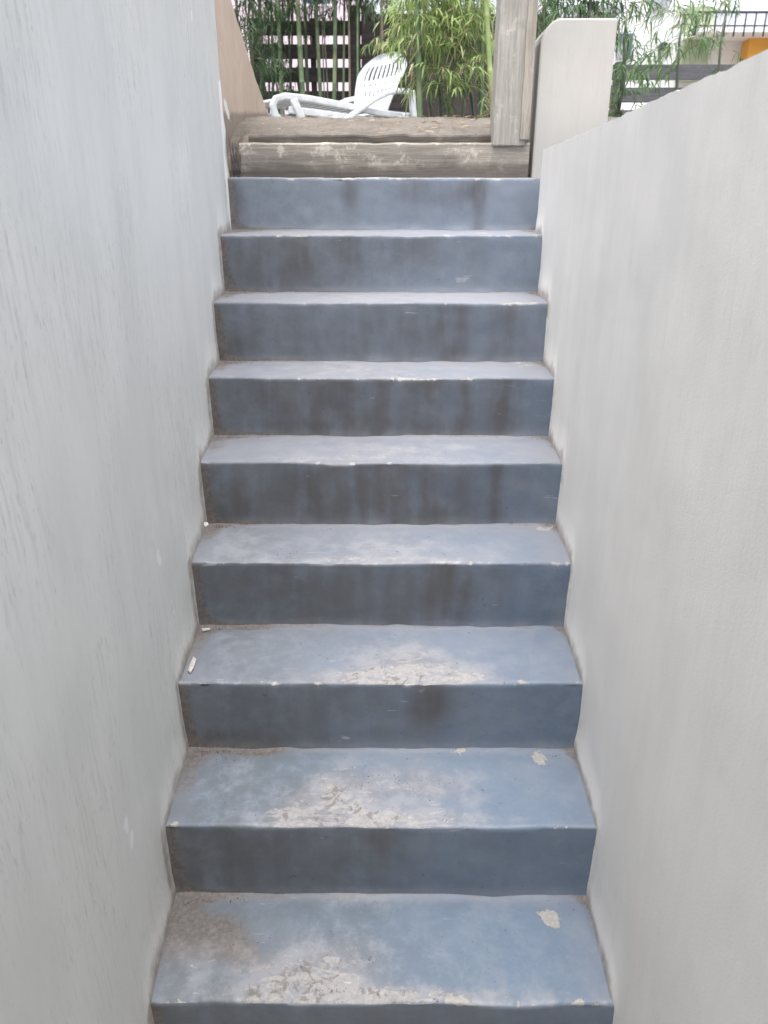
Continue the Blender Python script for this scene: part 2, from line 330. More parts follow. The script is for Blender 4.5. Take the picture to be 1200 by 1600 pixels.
for k in range(9):
    y0, z0 = SY[k], SZ[k]
    yb = (SY[k+1] if k < 8 else SY[k]+.3)
    zb = (SZ[k-1] if k else z0-.19)
    prof = []                             # (dy, z, kind, v)
    nr = 24; h = z0-zb; d = yb-y0; b = .007
    prof.append((.0, zb-.04, 'r', -.1))
    for i in range(nr): prof.append((0, zb+(h-b)*i/(nr-1), 'r', i/(nr-1)))
    prof.append((b*.3, z0-b*.3, 'n', 0))
    nt_ = 34
    for i in range(nt_): prof.append((b+(d-b)*i/(nt_-1), z0, 't', i/(nt_-1)))
    prof.append((d+.05, z0, 't', 1.1)); 
    XA, XB = xl(y0)-.035, xr(y0)+.035
    W = XB-XA; vs = []; A = {n_: [] for n_ in ('riser_light','wear','dust','stain','grime','arris','chip')}
    for i in range(NX+1):
        x = XA+W*i/NX; u = (x-xl(y0))/(xr(y0)-xl(y0))
        chipn = max(0, nz(x, k*3.1, 0, 9)-.12)*.016 + max(0, nz(x, k*5.7, 1, 30)-.15)*.012 + max(0, nz(x, k*2.7, 4, 70)-.2)*.005
        mw = {0:1.6,2:1.5,8:1.8}.get(k, .75); chipn = min(.0046, chipn*mw*1.5)
        bow = .0035*nz(x, k*1.7, 3, 2.2)+.0022*nz(x, k*2.2, 8, 7)+.0009*nz(x, k*2.2, 5, 24)
        for (dy, z, kind, v) in prof:
            y = y0+dy; zz = z
            near = math.exp(-abs(dy)/.010)*math.exp(-abs(z-z0)/.009)
            if kind == 'r':
                y += bow + .0022*nz(x, z, k, 6)+.0012*nz(x, z, k, 22)
                if v > .6: y += near*chipn*.9
                if v < .16: y -= .006*(1-max(0,v)/.16)**2*(.6+.8*nz(x,k,2,14))    # fillet of grit at the foot
            else:
                y += bow*math.exp(-dy/.05)
                zz += .0028*nz(x, 0, k*3.3, 6)*math.exp(-dy/.06)+.002*nz(x, y, k, 5)+.0009*nz(x, y, k, 25)+.0025*(.5-u)*0
                zz -= near*chipn*1.1
                wr_ = sum(wt*G(u, v, a, b_, c, d_) for a, b_, c, d_, wt in WEAR[k]); zz -= .0012*wr_
                if v > .9 and k < 8: zz += .006*((v-.9)/.1)**2
            vs.append((x, y, zz))
            e = min(u, 1-u); brk = .84*math.exp(-(abs(dy)+abs(z-z0))/.012)*min(1, chipn/.0035)
            if kind == 'r':
                A['wear'].append(.18*near if v > .9 else .0)
                A['riser_light'].append({8:.45,7:.28,6:.15,5:.05}.get(k, 0)*(1 if k == 8 else .6+.5*u))
                A['dust'].append(.12+.25*sstep(.25, 0, v)+RDUST_LIGHT[k])
                A['stain'].append(min(1, sum(wt*G(u, v, a, b_, c, d_) for a, b_, c, d_, wt in STAIN[k])+[.12,.14,.22,.30,.34,.36,.28,.16,.08][k]*(1.30-.9*u)))
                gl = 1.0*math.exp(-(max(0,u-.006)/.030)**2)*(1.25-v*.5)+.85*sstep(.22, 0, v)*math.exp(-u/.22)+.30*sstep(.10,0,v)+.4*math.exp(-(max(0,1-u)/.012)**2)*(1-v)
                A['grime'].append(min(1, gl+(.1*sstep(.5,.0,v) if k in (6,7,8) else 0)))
                A['arris'].append((.50+.4*nz(x,k*1.9,0,5))*sstep(.965, 1.0, v)*(1.25 if k in (8,5) else .8))
                A['chip'].append(brk if brk > .3 else .55*G(u, v, .16, .7, .02, .07) if k == 6 else .55*G(u, v, .36, .05, .01, .05) if k == 1 else (.56*G(u,v,.36,.72,.02,.06) if k == 6 else 0))
            else:
                A['riser_light'].append(0)
                A['wear'].append(min(1, sum(wt*G(u, v, a, b_, c, d_) for a, b_, c, d_, wt in WEAR[k])))
                A['dust'].append(min(1, DUST[k]+.25*sstep(.80, 1, v)+.25*sstep(.12,.0,e)))
                A['stain'].append(.38*G(u, v, .17, .45, .13, .35) if k == 0 else .28*G(u, v, .6, .6, .07, .2) if k == 1 else 0)
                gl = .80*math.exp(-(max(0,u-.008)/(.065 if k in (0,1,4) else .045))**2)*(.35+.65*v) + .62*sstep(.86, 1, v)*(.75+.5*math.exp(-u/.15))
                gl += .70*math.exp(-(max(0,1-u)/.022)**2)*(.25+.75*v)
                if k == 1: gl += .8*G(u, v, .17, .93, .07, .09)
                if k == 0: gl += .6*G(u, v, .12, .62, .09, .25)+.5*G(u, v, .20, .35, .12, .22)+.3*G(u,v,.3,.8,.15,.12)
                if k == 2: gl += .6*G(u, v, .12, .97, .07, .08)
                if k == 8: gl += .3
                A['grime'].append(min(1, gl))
                A['arris'].append((.42+.4*nz(x,k*1.9,0,5))*math.exp(-v*d/.007)*(1.0 if k != 8 else 1.4)+.10*math.exp(-v*d/.03))
                A['chip'].append(max([brk]+[wt*G(u, v, a, b_, c, d_) for a, b_, c, d_, wt in CHIP.get(k, [])]+
                                     ([.62*G(u,v,cx_,.0,.045,.05) for cx_ in (.25,.66)] if k == 0 else [])+([.55*G(u,v,cx_,.0,.03,.04) for cx_ in (.45,.68,.85)] if k == 2 else [])))
    P = len(prof); fs = []
    for i in range(NX):
        for j in range(P-1):
            a = i*P+j; fs.append((a, a+P, a+P+1, a+1))
    n0 = len(vs)                          # close the block: back and bottom edges
    vs += [(XA, yb+.05, zb-.04), (XB, yb+.05, zb-.04)]
    fs.append(tuple([n0]+[P-1-j for j in range(P)])[::1]); fs.append(tuple([n0+1]+[NX*P+j for j in range(P)]))
    fs.append(tuple([n0, n0+1]+[NX*P+P-1-i*P for i in range(NX+1)])); fs.append(tuple([n0+1, n0]+[i*P for i in range(NX+1)]))
    me = bpy.data.meshes.new('step'); me.from_pydata([(x-stairs.location.x, y-stairs.location.y, z-stairs.location.z) for x, y, z in vs], [], fs); me.update()
    for n_, arr in A.items():
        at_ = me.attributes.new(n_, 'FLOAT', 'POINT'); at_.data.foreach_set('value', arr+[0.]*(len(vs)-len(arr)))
    me.polygons.foreach_set('use_smooth', [i < NX*(P-1) for i in range(len(me.polygons))])
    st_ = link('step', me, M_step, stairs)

# ------------------------------------------------------------------ walls along the stairs
def stair_z(y):                           # height of the stair surface at y
    z = SZ[0]-.19
    for k in range(9):
        if y >= SY[k]: z = SZ[k]
    return z
def wall_sheet(name, mat, parent, ys, zlo, ztop, xf, thick, side, cols_end=None, bareF=None, rag=0.0, seed=0.):
    """solid wall whose inner face (fine grid) follows xf(y); side=-1 left wall, +1 right wall"""
    NZ = 110; ny = len(ys); vs = []; gr = []; ba = []
    for i, y in enumerate(ys):
        zt = ztop(y)+(rag*(nz(y, 0, seed, 25)+.6*nz(y, 0, seed, 70)) if rag else 0)
        for j in range(NZ+1):
            t = j/NZ; z = zlo+(zt-zlo)*t
            yy = y
            if cols_end and i == ny-1: yy = y+cols_end(z)
            if cols_end and i == ny-2: yy = y+cols_end(z)*.6
            x = xf(yy) + .0045*nz(yy, z, seed, 1.6)+.0018*nz(yy, z, seed, 6) + .0006*nz(yy, z, seed, 30)
            sz = stair_z(yy); dz = z-sz
            # plaster thickens a little where it meets each riser
            x -= side*.006*math.exp(-(max(0, dz)/.05)**2)
            vs.append((x, yy, z))
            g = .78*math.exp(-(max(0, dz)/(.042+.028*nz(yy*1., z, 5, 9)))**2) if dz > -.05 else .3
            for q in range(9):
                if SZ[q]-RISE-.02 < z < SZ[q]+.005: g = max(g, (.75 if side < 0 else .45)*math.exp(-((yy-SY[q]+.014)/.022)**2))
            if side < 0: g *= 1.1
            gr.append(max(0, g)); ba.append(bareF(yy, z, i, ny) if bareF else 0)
    N0 = len(vs); st = NZ+1
    fs = []
    for i in range(ny-1):
        for j in range(NZ):
            a = i*st+j
            fs.append((a, a+st, a+st+1, a+1) if side > 0 else (a, a+1, a+st+1, a+st))
    # outer skin
    for i, y in enumerate(ys):
        for j in (0, NZ):
            v = vs[i*st+j]; vs.append((xf(v[1])+side*thick, v[1], v[2]))
    T0 = len(vs)                          # the cap has an edge of its own, so that it does not bend the face's shading
    for i in range(ny): vs.append(vs[i*st+NZ])
    o = lambda i, j: N0+i*2+j
    for i in range(ny-1):
        fs.append((o(i,0), o(i,1), o(i+1,1), o(i+1,0)) if side > 0 else (o(i,0), o(i+1,0), o(i+1,1), o(i,1)))
        fs.append((T0+i, T0+i+1, o(i+1,1), o(i,1)) if side > 0 else (T0+i+1, T0+i, o(i,1), o(i+1,1)))
    for i in (0, ny-1):
        E0 = len(vs); vs += [vs[i*st+j] for j in range(NZ+1)]
        fs.append(tuple([E0+j for j in range(NZ+1)]+[o(i,1), o(i,0)]))
    me = bpy.data.meshes.new(name); me.from_pydata(vs, [], fs); me.update()
    for n_, arr in (('grime', gr), ('bare', ba)):
        a_ = me.attributes.new(n_, 'FLOAT', 'POINT'); a_.data.foreach_set('value', arr+[0.]*(len(vs)-len(arr)))
    nf = (ny-1)*NZ
    me.polygons.foreach_set('use_smooth', [i < nf for i in range(len(me.polygons))])
    return link(name, me, mat, parent)
YL = on_left(338, 60).y                   # where the left render coat stops
WL = empty('plastered_wall', (0,0,0), 0, 'tall grey plastered wall with fine dark streaks, left of the stairs', 'wall')
ysl = list(np.linspace(-2.6, -.6, 25))+list(np.linspace(-.57, YL, 170))
def left_end(z):
    q = .35+.65*sstep(1.85, 1.7, z)
    e = q*(.024*nz(0, z, 2.2, 8)+.016*nz(0, z, 6.2, 26)+.008*nz(0, z, 1.2, 60))
    e += .03*sstep(1.9, 1.5, z)
    return e
def left_bare(y, z, i, n):
    e = 0
    if i >= n-4 and z < 1.78: e = .72
    elif i >= n-2: e = .35
    pk = on_left(302, 145); e = max(e, .72*math.exp(-((y-pk.y)/.006)**2-((z-pk.z)/.05)**2))
    for (px, py, s1, s2) in ((272, 960, .004, .018), (247, 470, .004, .03), (330, 300, .008, .014), (283, 900, .004, .01)):
        q = on_left(px, py); e = max(e, .85*math.exp(-((y-q.y)/s1)**2-((z-q.z)/s2)**2))
    return e
wall_sheet('plaster_coat', M_wl, WL, ysl, -.25, lambda y: 2.75, xl, .02, -1, left_end, left_bare, seed=1.3)
mb = MB(); mb.box((xl(-2.6)-.32, -2.6, -.25), (xl(YL)-.022, YL-.03, 2.745)); mb.build('masonry_core', M_tan, WL)

pa = on_right(848, 235); pb = on_right(1197, 81)
YR = pa.y
ztR = lambda y: pa.z+(pb.z-pa.z)*(y-pa.y)/(pb.y-pa.y) if y > pb.y-.0 else pb.z+(pb.z-pa.z)*(y-pb.y)/(pb.y-pa.y)
WR = empty('plastered_wall', (0,0,0), 0, 'waist-high smooth pale grey plastered wall, right of the stairs', 'wall')
ysr = list(np.linspace(-2.6, -.6, 25))+list(np.linspace(-.57, YR, 170))
def right_bare(y, z, i, n):
    e = 0
    for (px, py, s1, s2) in ((884, 470, .004, .035), (892, 770, .003, .03), (1140, 1120, .006, .012)):
        q = on_right(px, py); e = max(e, .8*math.exp(-((y-q.y)/s1)**2-((z-q.z)/s2)**2))
    # pale cracked line where the plaster meets each riser
    for k in range(1, 9):
        if SZ[k-1]-.01 < z < SZ[k]+.01: e = max(e, .72*math.exp(-((y-SY[k]+.010)/.010)**2)*(.7+.5*nz(0,y,z,11)))
    zt = ztR(y); e = max(e, .20*math.exp(-((z-zt)/.005)**2))
    return e
wall_sheet('plaster_coat', M_wr, WR, ysr, -.25, ztR, xr, .16, 1, None, right_bare, rag=.0028, seed=5.1)

# old tan wall carrying on beyond the left coat, with its slanting end
offT = -.016
TW = empty('tan_wall', (0,0,0), 0, 'tan plastered wall stub with a slanting end, beyond the grey wall on the left', 'wall')
out = [on_left(px, py, offT) for px, py in ((350,-60),(362,0),(371,35),(381,66),(391,98),(401,128),(411,156),(420,182))]
out = [(p.y, p.z) for p in out]
def tan_grid():
    NZ = 120; NY = 150; zlo = 1.30; zhi = out[0][1]
    zs = [zlo+(zhi-zlo)*j/NZ for j in range(NZ+1)]
    oz = sorted(((z, y) for y, z in out)); vs = []; g = []; ba = []; w1 = .17
    def yend(z): return float(np.interp(z, [a for a, _ in oz], [b_ for _, b_ in oz]))
    zc = on_left(352, 172, offT)
    for i in range(NY+1):
        for z in zs:
            y = YL-.25+(yend(z)+.006*nz(z, 0, 3, 14)-YL+.25)*(i/NY)
            x = xl(y)+offT+.004*nz(y, z, 9, 3)+.002*nz(y, z, 9, 14)
            gz = 1.68+.09*(y-YL); g.append(.95*sstep(gz+.03, gz-.03, z) + .25*sstep(gz+.30, gz, z))
            ba.append(1.05*math.exp(-((y-zc.y-.03)/.09)**2-((z-zc.z+.35*(y-zc.y-.05))/.030)**2))
            vs.append((x, y, z))
    st = NZ+1; fs = [(i*st+j, i*st+j+1, (i+1)*st+j+1, (i+1)*st+j) for i in range(NY) for j in range(NZ)]
    N0 = len(vs)
    for z in zs: y = yend(z); vs.append((xl(y)+offT-w1, y, z))
    fs += [(NY*st+j, NY*st+j+1, N0+j+1, N0+j) for j in range(NZ)]
    me = bpy.data.meshes.new('plaster'); me.from_pydata(vs, [], fs); me.update()
    for n_, arr in (('grime', g), ('bare', ba)):
        a_ = me.attributes.new(n_, 'FLOAT', 'POINT'); a_.data.foreach_set('value', arr+[0.]*(len(vs)-len(arr)))
    me.polygons.foreach_set('use_smooth', [True]*len(me.polygons))
    o = link('plaster', me, M_tan, TW)
    m = MB(); m.box((xl(YL)-.32, YL-.02, 1.3), (xl(YL)-.16, out[0][0], zhi)); m.build('wall_core', M_tan, TW)
tan_grid()

# pillar beyond the right wall
YP = 1.93
pts = [at(px, py, YP) for px, py in ((832,300),(833,235),(838,150),(844,80),(845,66),(849,53),(856,42),(864,33),(874,28),(966,28),(952,185),(944,300))]
zbase = 1.2
ol = [(pts[1].x, zbase)]+[(pts[1].x+(p.x-pts[1].x)*(1 if p.z > pts[3].z else .3), p.z) for p in pts[3:9]]+[(pts[9].x, pts[9].z), (pts[9].x+.003, zbase)]
pm = prism(ol, YP, YP+.20)
pil = pm.build('concrete_pillar', M_pil, None, bevel=.006)
tag(pil, 'pale plastered concrete pillar with one rounded top corner, behind the wooden post', 'pillar')

# ------------------------------------------------------------------ timber edge at the top
yb0 = SY[8]+.035
a = at(373, 223, yb0); b_ = at(828, 224, yb0)
zt = a.z
bd = empty('timber_riser', (0, yb0, SZ[8]), 0, 'weathered grey-brown plank set on edge above the top blue step', 'plank')
def plank(name, x0, x1, y0, y1, z0, z1, mat, parent, seed=0, nseg=60, rag=.003):
    m = MB(); L = bd.location if parent is bd else Vector((0,0,0)); vs = []; 
    for i in range(nseg+1):
        x = x0+(x1-x0)*i/nseg; r1 = rag*nz(x, seed, 0, 12)+rag*.6*nz(x, seed, 3, 40); r2 = rag*nz(x, seed, 7, 9)
        for (yy, zz) in ((y0+r2, z0), (y0+r2, z1-.006+r1), (y0+.006+r2, z1+r1), (y1, z1+r1*.5), (y1, z0)): vs.append((x-L.x, yy-L.y, zz-L.z))
    fs = [(i*5+j, (i+1)*5+j, (i+1)*5+(j+1)%5, i*5+(j+1)%5) for i in range(nseg) for j in range(5)]
    fs += [tuple(range(5))[::-1], tuple(nseg*5+j for j in range(5))]
    m.add(vs, fs); return m.build(name, mat, parent)
plank('plank', a.x, b_.x, yb0, yb0+.05, SZ[8]-.005, zt, M_board, bd, 1)
# splintered end fibres
sp = MB()
for i in range(9):
    x = a.x-.004-.022*rnd.random(); z0_ = SZ[8]+.0+.01*rnd.random(); l = .05+.09*rnd.random(); tl = rnd.uniform(-.02,.02)
    sp.tube([(x, 0, z0_-SZ[8]), (x+tl*.4, -.004, z0_-SZ[8]+l*.5), (x+tl, 0, z0_-SZ[8]+l)], [.004,.003,.001], 5)
sp.build('splinter', M_sill, bd)
a2 = at(386, 208, yb0+.03); b2 = at(772, 222, yb0+.03)
si = plank('timber_sleeper', a2.x, b2.x+.02, yb0+.052, yb0+.13, zt-.03, at(500, 210, yb0+.03).z, M_sill, None, 4, rag=.005)
tag(si, 'dark weathered sleeper along the edge of the soil, above the pale plank', 'sleeper')

# post
pl_ = at(770, 228, yb0-.012); pr_ = at(820, 228, yb0-.012); pw = pr_.x-pl_.x
po = empty('wooden_post', ((pl_.x+pr_.x)/2, yb0+pw/2-.012, pl_.z), 0, 'tall weathered square wooden post standing at the top right of the stairs', 'post')
m = MB(); vs = []; n_ = 60; H = 2.3
for i in range(n_+1):
    z = H*i/n_
    for cx_, cy2 in ((-1,-1),(1,-1),(1,1),(-1,1)):
        e = .0025*nz(cx_, cy2, z, 6)+.0015*nz(cx_*3, cy2, z, 30); vs.append((cx_*(pw/2)+e, cy2*(pw/2)+e, z))
m.add(vs, [(i*4+j, i*4+(j+1)%4, (i+1)*4+(j+1)%4, (i+1)*4+j) for i in range(n_) for j in range(4)]+[(3,2,1,0), tuple(n_*4+j for j in range(4))])
m.build('shaft', M_post, po, bevel=.004)
m = MB(); vs = []
for i in range(n_+1):                     # paler split strip along the right edge
    z = .02+(H-.05)*i/n_*.42; wv = .020+.006*nz(0, 0, z, 9)+.004*nz(0, 1, z, 30)
    vs += [(pw/2-wv, -pw/2-.0005, z), (pw/2-wv+.001, -pw/2-.006, z), (pw/2+.012, -pw/2-.005, z), (pw/2+.012, -pw/2+.03, z)]
m.add(vs, [(i*4+j, i*4+j+1, (i+1)*4+j+1, (i+1)*4+j) for i in range(n_) for j in range(3)]+[(0,3,2,1), tuple(n_*4+j for j in range(4))])
m.build('pale_strip', wood_mat('pale_stripped_timber', (.27,.245,.21), (.40,.37,.32), (.47,.45,.41), .5, 'z'), po, label='paler stripped strip along the right edge of the post')

# ------------------------------------------------------------------ ground
def gz(x, y):
    z = np.interp(y, [1.9, 1.97, 2.06, 2.35, 2.75, 3.1, 6.6, 8.5, 30, 300], [1.56, 1.57, 1.622, 1.675, 1.735, 1.765, 1.865, 1.9, 1.85, 1.8])
    z -= .075*sstep(-.515, -.575, x)*sstep(2.35, 2.05, y)
    if y < 9: z += .010*nz(x, y, 0, 4)+.007*nz(x, y, 2, 14)+.004*nz(x, y, 5, 45)
    return float(z)
def ground():
    ys = [yb0+.0515, yb0+.0525]+list(np.linspace(yb0+.06, 3.4, 120))+list(np.linspace(3.45, 9, 50))+[12, 20, 40, 120, 400]
    xs = [-300, -80, -20, -8, -4, -2.2, -1.2]+list(np.linspace(-.8, .9, 150))+[1.2, 1.6, 2.2, 4, 8, 20, 80, 300]
    vs = [(x, y, gz(x, y) if j else 1.3) for j, y in enumerate(ys) for x in xs]; n = len(xs)
    fs = [(j*n+i, j*n+i+1, (j+1)*n+i+1, (j+1)*n+i) for j in range(len(ys)-1) for i in range(n-1)]
    me = bpy.data.meshes.new('ground'); me.from_pydata(vs, [], fs); me.update()
    me.polygons.foreach_set('use_smooth', [True]*len(me.polygons))
    tag(link('ground', me, M_soil), kind='structure')
ground()
m = MB(); m.box((.62, -30, 1.0), (300, 1.99, 1.18)); m.box((-300, -30, 1.0), (-.95, 1.99, 1.50))
tag(m.build('side_ground', M_soil), kind='structure')
hb = empty('added_rear_house', (0, -4.2, -.19), 0, 'unseen plain rendered house wall facing the foot of the stairs, added to shape the light', 'house')  # unseen wall added to darken the lower risers and bounce light back
m = MB(); m.box((-4, -.3, 0), (-.46, 0, 4.2)); m.box((.46, -.3, 0), (4, 0, 4.2)); m.box((-.46, -.3, 2.1), (.46, 0, 4.2)); m.build('wall', M_white, hb)
m = MB(); m.box((-.455, -.2, 0.003), (.455, -.15, 2.095)); m.build('door', M_iron, hb, bevel=.003)
m = MB(); m.box((-2, -5, -.40), (2, .1, -.199)); tag(m.build('lower_floor', M_floor), kind='structure')

# ------------------------------------------------------------------ leaves
def leaf_mesh(name, items, mat, parent=None, loc=None):
    """items: (pos, dir, width, length, droop, tone); each leaf is a folded tapered blade"""
    vs = []; fs = []; tn = []
    for (p, d, wd, ln, droop, tone) in items:
        d = Vector(d).normalized(); s_ = d.cross(Vector((0,0,1)))
        if s_.length < .1: s_ = Vector((1,0,0))
        s_.normalize(); s_ = (s_ + Vector((rnd.uniform(-.5,.5), rnd.uniform(-.5,.5), rnd.uniform(-.6,.6)))).normalized()
        nrm = s_.cross(d).normalized(); p = Vector(p)
        q1 = p+d*ln*.35; q2 = p+d*ln*.72+Vector((0,0,-droop*ln*.25)); q3 = p+d*ln+Vector((0,0,-droop*ln*.7))
        f_ = nrm*wd*.18; b = len(vs)
        for q in (p, q1+s_*wd*.5+f_, q1, q1-s_*wd*.5+f_, q2+s_*wd*.36+f_, q2, q2-s_*wd*.36+f_, q3): vs.append(tuple(q))
        fs += [(b,b+1,b+2),(b,b+2,b+3),(b+1,b+4,b+5,b+2),(b+2,b+5,b+6,b+3),(b+4,b+7,b+5),(b+5,b+7,b+6)]
        tn += [tone]*8
    me = bpy.data.meshes.new(name); me.from_pydata(vs, [], fs); me.update()
    a_ = me.attributes.new('tone', 'FLOAT', 'POINT'); a_.data.foreach_set('value', tn)
    return link(name, me, mat, parent, loc)
def culm(parent, p0, p1, r, mat, bend=.0, node=.24, z0=0):
    p0 = Vector(p0); p1 = Vector(p1); L = (p1-p0).length; n = max(3, int(L/node)); pts = []; rad = []
    side = Vector((rnd.uniform(-1,1), rnd.uniform(-1,1), 0))*bend
    for i in range(n+1):
        for e, k in ((-.010, 1.0), (-.003, 1.16), (.003, 1.0), (.012, .96)):
            t = min(1, max(0, i/n+e/L)); c = p0.lerp(p1, t)+side*sin(pi*t)*L
            pts.append(c); rad.append(r*k*(1-.35*t))
    m = MB(); m.tube(pts, rad, 8); return m.build('culm', mat, parent, smooth=True), side, L
def spray(items, c, spread, n, ln, wd, tone, down=.6, dirbias=(0,0,0)):
    for _ in range(n):
        a = rnd.uniform(0, 2*pi); d = Vector((cos(a), sin(a), rnd.uniform(-1, .5)-down*.5))+Vector(dirbias)
        p = Vector(c)+Vector((rnd.gauss(0,1)*spread, rnd.gauss(0,1)*spread, rnd.gauss(0,1)*spread*.8))
        items.append((p, d, wd*rnd.uniform(.7,1.3), ln*rnd.uniform(.6,1.3), rnd.uniform(.1,.8), min(1, max(0, tone+rnd.uniform(-.3,.3)+ (.6 if rnd.random() < .03 else 0)))))
def twig(mb, items, p0, d, L, nleaf, ln, wd, tone, r=.0022, spread=1.0):
    """a branchlet with leaves along it, drooping"""
    p = Vector(p0); d = Vector(d).normalized(); pts = [p.copy()]; n = 6
    for i in range(n):
        d = (d+Vector((rnd.uniform(-.15,.15), rnd.uniform(-.15,.15), -.16))).normalized(); p = p+d*L/n; pts.append(p.copy())
    mb.tube(pts, [r*(1-.8*i/n) for i in range(n+1)], 5)
    for _ in range(nleaf):
        t = rnd.uniform(.25, 1)*n; i = min(n-1, int(t)); q = pts[i].lerp(pts[i+1], t-i)
        a = rnd.uniform(0, 2*pi); dd = d+Vector((cos(a), sin(a), rnd.uniform(-.6,.5)))*spread
        items.append((q, dd, wd*rnd.uniform(.7,1.2), ln*rnd.uniform(.6,1.25), rnd.uniform(.1,.9), (1. if rnd.random() < .06 else min(.84, max(0, tone+rnd.uniform(-.3,.3))))))

# ---- the leafy clump beside the post: one plant, several culms
base = at(700, 188, 3.15); base.z = gz(base.x, base.y)-.01
cl = empty('bamboo_clump', base, 0, 'leafy bright green bamboo clump growing at the soil edge, left of the wooden post', 'bamboo')
for (bx, by, tx, ty, Y, r, mt) in ((656,188, 648,-160, 2.9, .0145, M_culm), (772,178, 752,-160, 2.8, .0135, M_culmb), (752,184, 757,-160, 3.15, .014, M_culm),
        (700,186, 716,-160, 3.2, .010, M_culm), (690,186, 672,-120, 3.3, .009, M_culmd), (722,186, 745,-150, 3.3, .009, M_culm),
        (712,186, 640,-60, 3.25, .007, M_culmt), (742,186, 700,-120, 3.35, .009, M_culmd), (676,186, 628,-120, 3.4, .010, M_culmd)):
    p = at(bx, by, Y); p.z = gz(p.x, p.y)-.02; q = at(tx, ty, Y+.12)
    culm(cl, p-base, q-base, r, mt, .01, .2)
items = []; br = MB()
for _ in range(600):
    py = rnd.uniform(-90, 150); f = sstep(150, 40, py)
    px = rnd.gauss(700, 36); px = min(max(px, 640+.12*max(0,py)), 764)
    if py > 85 and rnd.random() < .62: continue
    Y = rnd.uniform(2.9, 3.5); p = at(px, py, Y); a = rnd.uniform(0, 2*pi)
    tone = .62+.3*sstep(90, 0, py)-.5*sstep(2.95, 3.35, Y)  # leaves toned brighter at top and front: light painted into the colour
    twig(br, items, p-base, (cos(a), sin(a)*.8, rnd.uniform(-.1,.8)), rnd.uniform(.06,.16), 9, .062, .0085, tone, .0011)
for _ in range(20):                       # lighter sprays hanging over the lounger
    px = rnd.uniform(618, 650); py = rnd.uniform(-20, 60); p = at(px+8, py, rnd.uniform(3.0, 3.3))
    twig(br, items, p-base, (-.9, rnd.uniform(-.4,.4), rnd.uniform(-.2,.4)), rnd.uniform(.06,.13), 9, .058, .008, .75, .0011)
for (px, py) in ((578, 62), (590, 70), (573, 68)):
    p = at(px+28, py-8, 3.2); twig(br, items, p-base, (-1, 0, .1), .12, 12, .05, .008, .35, .0011)
for (px0, py0, px1, py1) in ((693,50,745,120),(705,118,752,95),(668,60,640,98),(720,60,700,110)):   # bare leaning twigs
    p = at(px0, py0, 2.92)-base; q = at(px1, py1, 2.92)-base; br.tube([p, p.lerp(q, .5)+Vector((0,0,.004)), q], [.0022, .003, .0035], 5)
leaf_mesh('foliage', items, M_leaf, cl)['kind'] = 'stuff'
br.build('twigs', M_culmt, cl)['kind'] = 'stuff'
dr = []                                   # pale dry sheaths caught among the leaves
for (px, py, dx, dz, ln) in ((722,30,.3,-1,.07),(700,42,.55,.9,.065),(693,52,-.4,-.9,.05),(722,60,.5,.8,.05),(716,72,.5,.8,.05),(712,118,.8,.3,.06),(735,135,.9,-.1,.04),(690,108,.2,-1,.045),(724,88,.2,.9,.03),(696,20,.6,.3,.05)):
    p = at(px, py, 2.88); dr.append((p-base, (dx,0,dz), .011, ln, .1, rnd.uniform(.3,.9)))
leaf_mesh('dry_sheath', dr, M_dry, cl)['kind'] = 'stuff'

# ---- slender culms standing between the lounger and the fence
def back_bamboo(px0, px1, ybase, Y, r, mt, label, leaves=34, top=-190, mat=M_leafd):
    Y = 7.6+(Y-7.0)*.75
    p = at(px0, 150, Y); p.z = gz(p.x, p.y)-.03; q = at(px1, top, Y+.2)
    e = empty('bamboo_stalk', p, 0, label, 'bamboo', 'bamboo stalks in front of the fence')
    culm(e, (0,0,0), q-p, r, mt, .012, .3)
    it = []; b2 = MB()
    for _ in range(leaves):
        t = rnd.uniform(.62, 1.0); c = (q-p)*t+Vector((rnd.gauss(0,.05), rnd.gauss(0,.1), 0)); a = rnd.uniform(0, 2*pi)
        twig(b2, it, c, (cos(a), sin(a), .1), rnd.uniform(.12,.3), 7, .12, .015, .4, .002)
    leaf_mesh('foliage', it, mat, e)['kind'] = 'stuff'; b2.build('twigs', mt, e)['kind'] = 'stuff'
    return e
BB = [(372,366,7.4,.020,M_culmd,'dark thin bamboo stalk nearest the slanting end of the tan wall'),
      (388,392,7.6,.016,M_culmd,'dark bamboo stalk just right of the tan wall'),
      (407,400,7.8,.022,M_culmd,'dark bamboo stalk above the foot end of the white lounger'),
      (424,420,7.7,.017,M_culmd,'thin dark bamboo stalk, next right of the one above the lounger foot'),
      (440,424,7.1,.026,M_culm,'green leaning bamboo stalk rising behind the lounger foot rail'),
      (455,452,7.8,.016,M_culmd,'thin dark stalk between two thicker green bamboo stalks'),
      (476,459,7.0,.030,M_culm,'thickest green bamboo stalk behind the lounger, leaning left'),
      (483,476,7.7,.022,M_culmd,'dark upright bamboo stalk beside the thickest green one'),
      (503,484,7.2,.023,M_culm,'green bamboo stalk slanting across the fence gaps behind the lounger'),
      (508,503,7.8,.008,M_culmt,'hair-thin dry bamboo stem crossing the fence gaps'),
      (518,519,7.1,.024,M_culm,'upright green bamboo stalk in the middle of the fence gaps'),
      (534,540,7.3,.015,M_culm,'slim green bamboo stalk left of the brown one'),
      (546,541,7.2,.013,M_culmt,'brown dry bamboo stalk in front of the fence upright'),
      (559,560,7.0,.014,M_culm,'slim pale green bamboo stalk in front of the fence upright'),
      (594,596,7.4,.020,M_culmt,'brown bamboo stalk above the lounger backrest')]
